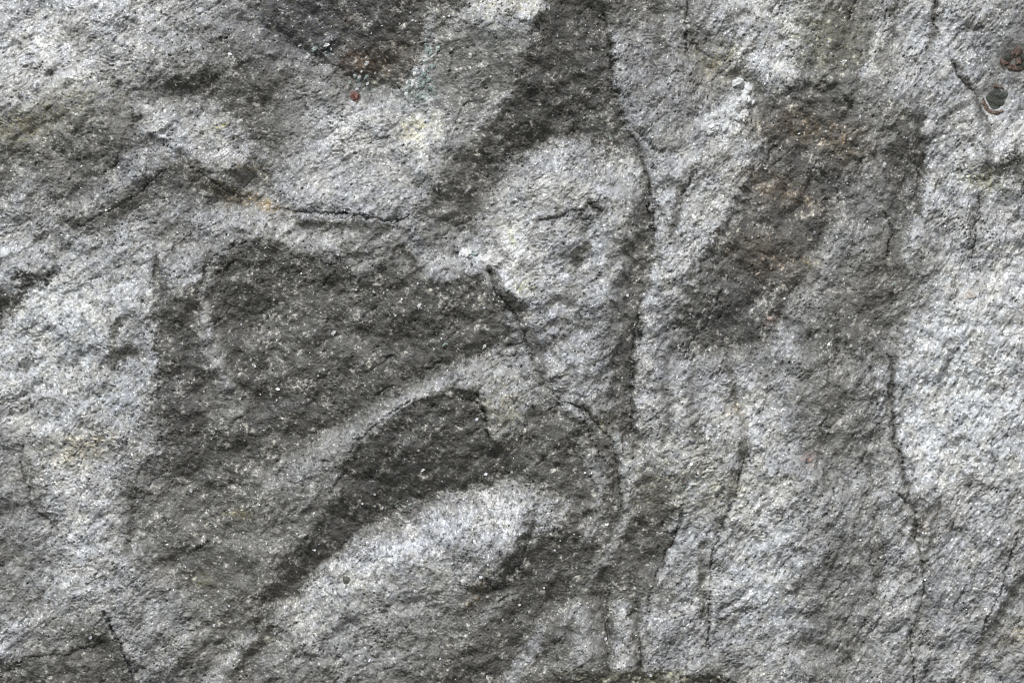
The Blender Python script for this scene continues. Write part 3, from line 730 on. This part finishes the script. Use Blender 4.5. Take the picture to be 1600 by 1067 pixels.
def sheet(name, lab, label):
    m = LAB == lab
    q = np.stack([A_[m], B_[m], C_[m], D_[m]], -1).astype(np.int64)
    if lab == 0:      # the back of the boulder belongs to the first slab
        ring = np.concatenate([IDX[0, :], IDX[1:, -1], IDX[-1, -2::-1], IDX[-2:0:-1, 0]])
    used = np.unique(q)
    remap = np.zeros(MX * MY, np.int64); remap[used] = np.arange(len(used))
    f = remap[q].astype(np.int32).ravel()
    me = bpy.data.meshes.new(name)
    me.vertices.add(len(used)); me.vertices.foreach_set("co", VERT[used].ravel())
    me.loops.add(len(f)); me.loops.foreach_set("vertex_index", f)
    nf_ = len(f) // 4
    me.polygons.add(nf_)
    me.polygons.foreach_set("loop_start", np.arange(0, 4 * nf_, 4, dtype=np.int32))
    me.polygons.foreach_set("loop_total", np.full(nf_, 4, np.int32))
    me.polygons.foreach_set("use_smooth", np.ones(nf_, bool))
    me.update(calc_edges=True)
    a = me.attributes.new("foliation", 'FLOAT_VECTOR', 'POINT'); a.data.foreach_set("vector", FOL[used].ravel())
    c = me.attributes.new("mineral", 'FLOAT_COLOR', 'POINT')  # mineral colour together with the painted shade and sheen
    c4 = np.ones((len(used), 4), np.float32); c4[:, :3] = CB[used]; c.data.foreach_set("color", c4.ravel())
    p = me.attributes.new("pale", 'FLOAT', 'POINT'); p.data.foreach_set("value", PB[used])
    p = me.attributes.new("cluster", 'FLOAT', 'POINT'); p.data.foreach_set("value", CLB[used])
    return link(name, me, schist, root, label)


slab_ul = sheet("slab", 0, "silver grey slab above the thin level crack, with a pale bump near its left")
slab_ll = sheet("slab", 1, "grainy pale slab left of the big dark band and below the level crack")
slab_m = sheet("slab", 2, "long upright slab between the two long cracks, with white quartz grains at the top")
slab_r = sheet("slab", 3, "brightest slab right of the winding crack, holding two rusty garnets")
sheet("dark_band", 4, "dark band stained rusty brown at the top edge of the photo")
sheet("dark_band", 5, "dark smooth band left of the sharp fold, at the top middle")
sheet("dark_band", 6, "largest dark band, glittering, left of the middle")
sheet("dark_band", 7, "darkest slanting band running down to the lower left")
sheet("dark_band", 8, "dark band right of the pale lower lens")
sheet("dark_band", 9, "narrow upright dark band along the long fold")
rust = sheet("dark_band", 10, "wide dark band with brown rust stain in its middle")
lens_lo = sheet("pale_lens", 11, "pale slanting lens at the bottom with a small oval hollow")
sheet("pale_lens", 12, "large pale wrinkled lens left of the long fold")
sheet("pale_lens", 13, "small pale swelling with shade painted under it")
sheet("pale_lens", 14, "warm white patch cut by the top edge")
sheet("dark_band", 15, "dark hollow at the bottom left corner")
sheet("dark_band", 16, "dark mottled band above the small pale swelling")
sheet("dark_band", 17, "dark speckled band under the beige patch")
sheet("dark_band", 18, "small olive dark hollow cut by the right edge")
sheet("dark_band", 19, "small dark hollow cut by the left edge")
sheet("pale_lens", 20, "small beige patch between two dark bands")

# the back of the boulder: one wide rounded cap closing the rim
ring = np.concatenate([IDX[0, :], IDX[1:, -1], IDX[-1, -2::-1], IDX[-2:0:-1, 0]])[::4]
rv = VERT[ring]
cen = np.array([0, rv[:, 1].max() + 0.25, 0], np.float32)
lay = [rv] + [(rv * (1 - t) + cen * t) + np.array([0, 0.25 * math.sin(t * math.pi), 0]) for t in (.25, .5, .75)]
n_ = len(rv)
vs = np.concatenate(lay + [cen[None] + np.array([[0, .05, 0]])])
fs = []
for r_ in range(3):
    for i in range(n_):
        j = (i + 1) % n_
        fs.append((r_ * n_ + i, r_ * n_ + j, (r_ + 1) * n_ + j, (r_ + 1) * n_ + i))
for i in range(n_): fs.append((3 * n_ + i, 3 * n_ + (i + 1) % n_, 4 * n_))
me = bpy.data.meshes.new("rock_back"); me.from_pydata(vs.tolist(), [], fs)
M_back = grain_mat("schist_plain", [(.12, .12, .115), (.2, .2, .195), (.3, .31, .31)], .7, 20)
link("rock_back", me, M_back, root)


def surf(x, y):
    i = int(round((x - X0) / S)); j = int(round((y - Y0) / S))
    i = min(max(i, 0), NX - 1); j = min(max(j, 0), NY - 1)
    return float(RR[j + NOUT, i + NOUT])


def P(x, y, h): return ((x - 800) * PX, -h * PX, (533.5 - y) * PX)


def lump(name, x, y, rx, ry, rz, ang, mat, parent, label=None, seed=0, sub=3, rough=.25, facet=.0, sink=.3, smooth=False):
    """an irregular mineral grain set into the rock at photo position x, y"""
    import bmesh
    r = np.random.default_rng(seed + 1)
    bm = bmesh.new(); bmesh.ops.create_icosphere(bm, subdivisions=sub, radius=1.0)
    dirs = r.standard_normal((14, 3)); dirs /= np.linalg.norm(dirs, axis=1)[:, None]
    cut = r.uniform(.62, .95, 14)
    ph = r.uniform(0, 6.3, (6, 3)); fq = r.uniform(1.5, 6, (6, 3))
    h0 = surf(x, y) - sink * rz
    ca, sa = math.cos(math.radians(ang)), math.sin(math.radians(ang))
    for v in bm.verts:
        c = np.array(v.co)
        for d_, k_ in zip(dirs, cut):                      # crystal faces: clip by planes
            q = c @ d_
            if q > k_: c = c - d_ * (q - k_)
        w = 1 + rough * 0.3 * sum(math.sin(c @ fq[i_] * 1.6 + ph[i_][0]) for i_ in range(6)) / 2 + rough * r.normal() * .12
        c = c * w
        a_, b_, h_ = c[0] * rx, c[1] * ry, c[2] * rz
        v.co = P(x + a_ * ca - b_ * sa, y - (a_ * sa + b_ * ca), h0 + h_)
    bmesh.ops.recalc_face_normals(bm, faces=bm.faces)
    me_ = bpy.data.meshes.new(name); bm.to_mesh(me_); bm.free()
    if smooth: me_.polygons.foreach_set("use_smooth", [True] * len(me_.polygons))
    return link(name, me_, mat, parent, label)


# garnets
g1 = lump("garnet", 1563, 153, 20, 22, 4.5, 35, M_chlor, slab_r, "dark green garnet with a rusty rim", 8, 4, .42, sink=.15)
for k_, (a0, rr_) in enumerate([(184, 3), (199, 4.5), (216, 5), (236, 3.5), (246, 5.5), (263, 4), (274, 5), (296, 3.5), (88, 4), (60, 2.5)]):
    lump("garnet_rim", 1562 + 20 * math.cos(math.radians(a0)), 153 - 21 * math.sin(math.radians(a0)), rr_ * 1.3, rr_ * .8, rr_ * .6, a0 + 90, M_rim if k_ % 3 else M_garnet, slab_r, None, 20 + k_, 3, .4, sink=-.2)
for k_ in range(26):
    q_ = np.random.default_rng(400 + k_); a0 = q_.uniform(0, 6.28); rad = 19 * math.sqrt(q_.uniform(0, 1))
    z_ = q_.uniform(3, 7)
    lump("garnet", 1592 + rad * 1.1 * math.cos(a0), 91 + rad * .75 * math.sin(a0), z_ * 1.2, z_, z_ * .55, q_.uniform(0, 180), (M_garnet, M_chlor, M_garnet, M_rim, M_garnet, M_chlor)[k_ % 6], slab_r, "crumbling brown garnet cut by the right edge" if k_ == 0 else None, 420 + k_, 2, .35, sink=-.1 - .3 * q_.random())
lump("garnet", 553, 148, 8, 9, 6, 20, M_red, slab_ul, "small red garnet", 9, 3, .4, sink=.0)
lump("feldspar_grain", 1266, 718, 5, 5, 3, 0, M_pinkf, slab_m, "pink feldspar grain", 12, 2, .4)
lump("feldspar_grain", 1206, 498, 4.5, 5, 3, 30, M_pinkf, rust, "pink feldspar grain", 13, 2, .4)
lump("biotite_grain", 541, 908, 10, 6.5, 3, -45, M_biot, lens_lo, "dark oval grain in a hollow", 14, 3, .2, sink=.2, smooth=True)
# feldspar knob on the right slab
lump("feldspar_grain", 1517, 462, 11, 9, 6, 20, M_feld, slab_r, "white and orange feldspar knob", 16, 3, .4, sink=.3)
# the white quartz nest in the middle slab
r_ = np.random.default_rng(21)
for k_ in range(46):
    t = k_ / 45.0
    x = 1172 - 62 * t + r_.normal() * 9; y = 143 + 60 * t + r_.normal() * 11
    s_ = r_.uniform(3, 8)
    lump("quartz_grain", x, y, s_ * r_.uniform(1, 1.7), s_, s_ * .8, r_.uniform(0, 90), M_quartz, slab_m, None, 100 + k_, 2, .5, sink=r_.uniform(-.6, .1))
for k_ in range(44):
    x, y = r_.choice([(648, 138), (664, 118), (636, 142), (650, 130), (672, 75), (668, 95), (508, 78), (560, 118)]) + r_.normal(size=2) * (8, 8)
    s_ = r_.uniform(1.6, 4.2)
    lump("quartz_grain", x, y, s_ * 1.5, s_, s_ * .7, r_.uniform(20, 110), M_green if r_.random() < .6 else M_quartz, slab_ul, None, 200 + k_, 2, .5, sink=-.2)
for k_, (x, y, s_) in enumerate([(696, 537, 6), (468, 66, 5), (955, 212, 5), (937, 46, 3), (965, 687, 4), (900, 972, 4), (873, 995, 2.5),
                                 (660, 735, 4), (618, 792, 4), (1345, 183, 4), (640, 790, 5), (655, 478, 5), (560, 590, 4), (520, 520, 5),
                                 (1398, 445, 3.5), (720, 398, 7), (740, 398, 8), (1320, 95, 4.5), (1068, 757, 8), (757, 540, 5)]):
    par = slab_ll if x < 1000 else slab_m
    lump("quartz_grain", x, y, s_ * 1.15, s_ * .55, s_ * .4, r_.uniform(0, 80), M_quartz if k_ % 2 else M_green, par, None, 300 + k_, 2, .8, sink=.3)

# ---- loose glitter: thin mica flakes lying at all tilts on the face
NF = 4200
px_ = r_.uniform(-60, 1660, NF * 3); py_ = r_.uniform(-40, 1107, NF * 3)
cj = np.clip(np.rint((py_ - Y0) / S).astype(int), 0, NY - 1); ci = np.clip(np.rint((px_ - X0) / S).astype(int), 0, NX - 1)
keep = r_.random(NF * 3) < 0.12 + 0.75 * CL[cj, ci] * (1 - 0.7 * pale[cj, ci])
px_, py_ = px_[keep][:NF], py_[keep][:NF]; NF = len(px_)
jj = np.clip(np.rint((py_ - Y0) / S).astype(int), 0, NY - 1); ii = np.clip(np.rint((px_ - X0) / S).astype(int), 0, NX - 1)
hh = RR[jj + NOUT, ii + NOUT]
vv, ff = [], []
for k_ in range(NF):
    s_ = .45 + .75 * r_.exponential() ; s_ = min(s_, 3.6)
    nrm = np.array([r_.normal() * .45, r_.normal() * .45, 1.0]); nrm /= np.linalg.norm(nrm)
    t1 = np.cross(nrm, [r_.normal(), r_.normal(), .1]); t1 /= np.linalg.norm(t1); t2 = np.cross(nrm, t1)
    b0 = len(vv); el = r_.uniform(.5, 1)
    for lay_ in (0, -.35):
        for a_ in range(5):
            an = a_ * 2 * math.pi / 5 + .3 * r_.random()
            q = t1 * math.cos(an) * s_ + t2 * math.sin(an) * s_ * el + nrm * (.55 + lay_)
            vv.append(P(px_[k_] + q[0], py_[k_] - q[1], hh[k_] + q[2]))
    ff.append((b0, b0 + 1, b0 + 2, b0 + 3, b0 + 4))
    for a_ in range(5):
        c_ = (a_ + 1) % 5
        ff.append((b0 + a_, b0 + 5 + a_, b0 + 5 + c_, b0 + c_))
me = bpy.data.meshes.new("mica_flakes"); me.from_pydata(vv, [], ff)
fl = link("mica_flakes", me, M_mica, root, "tiny bright mica flakes glittering all over the face")
fl["kind"] = "stuff"
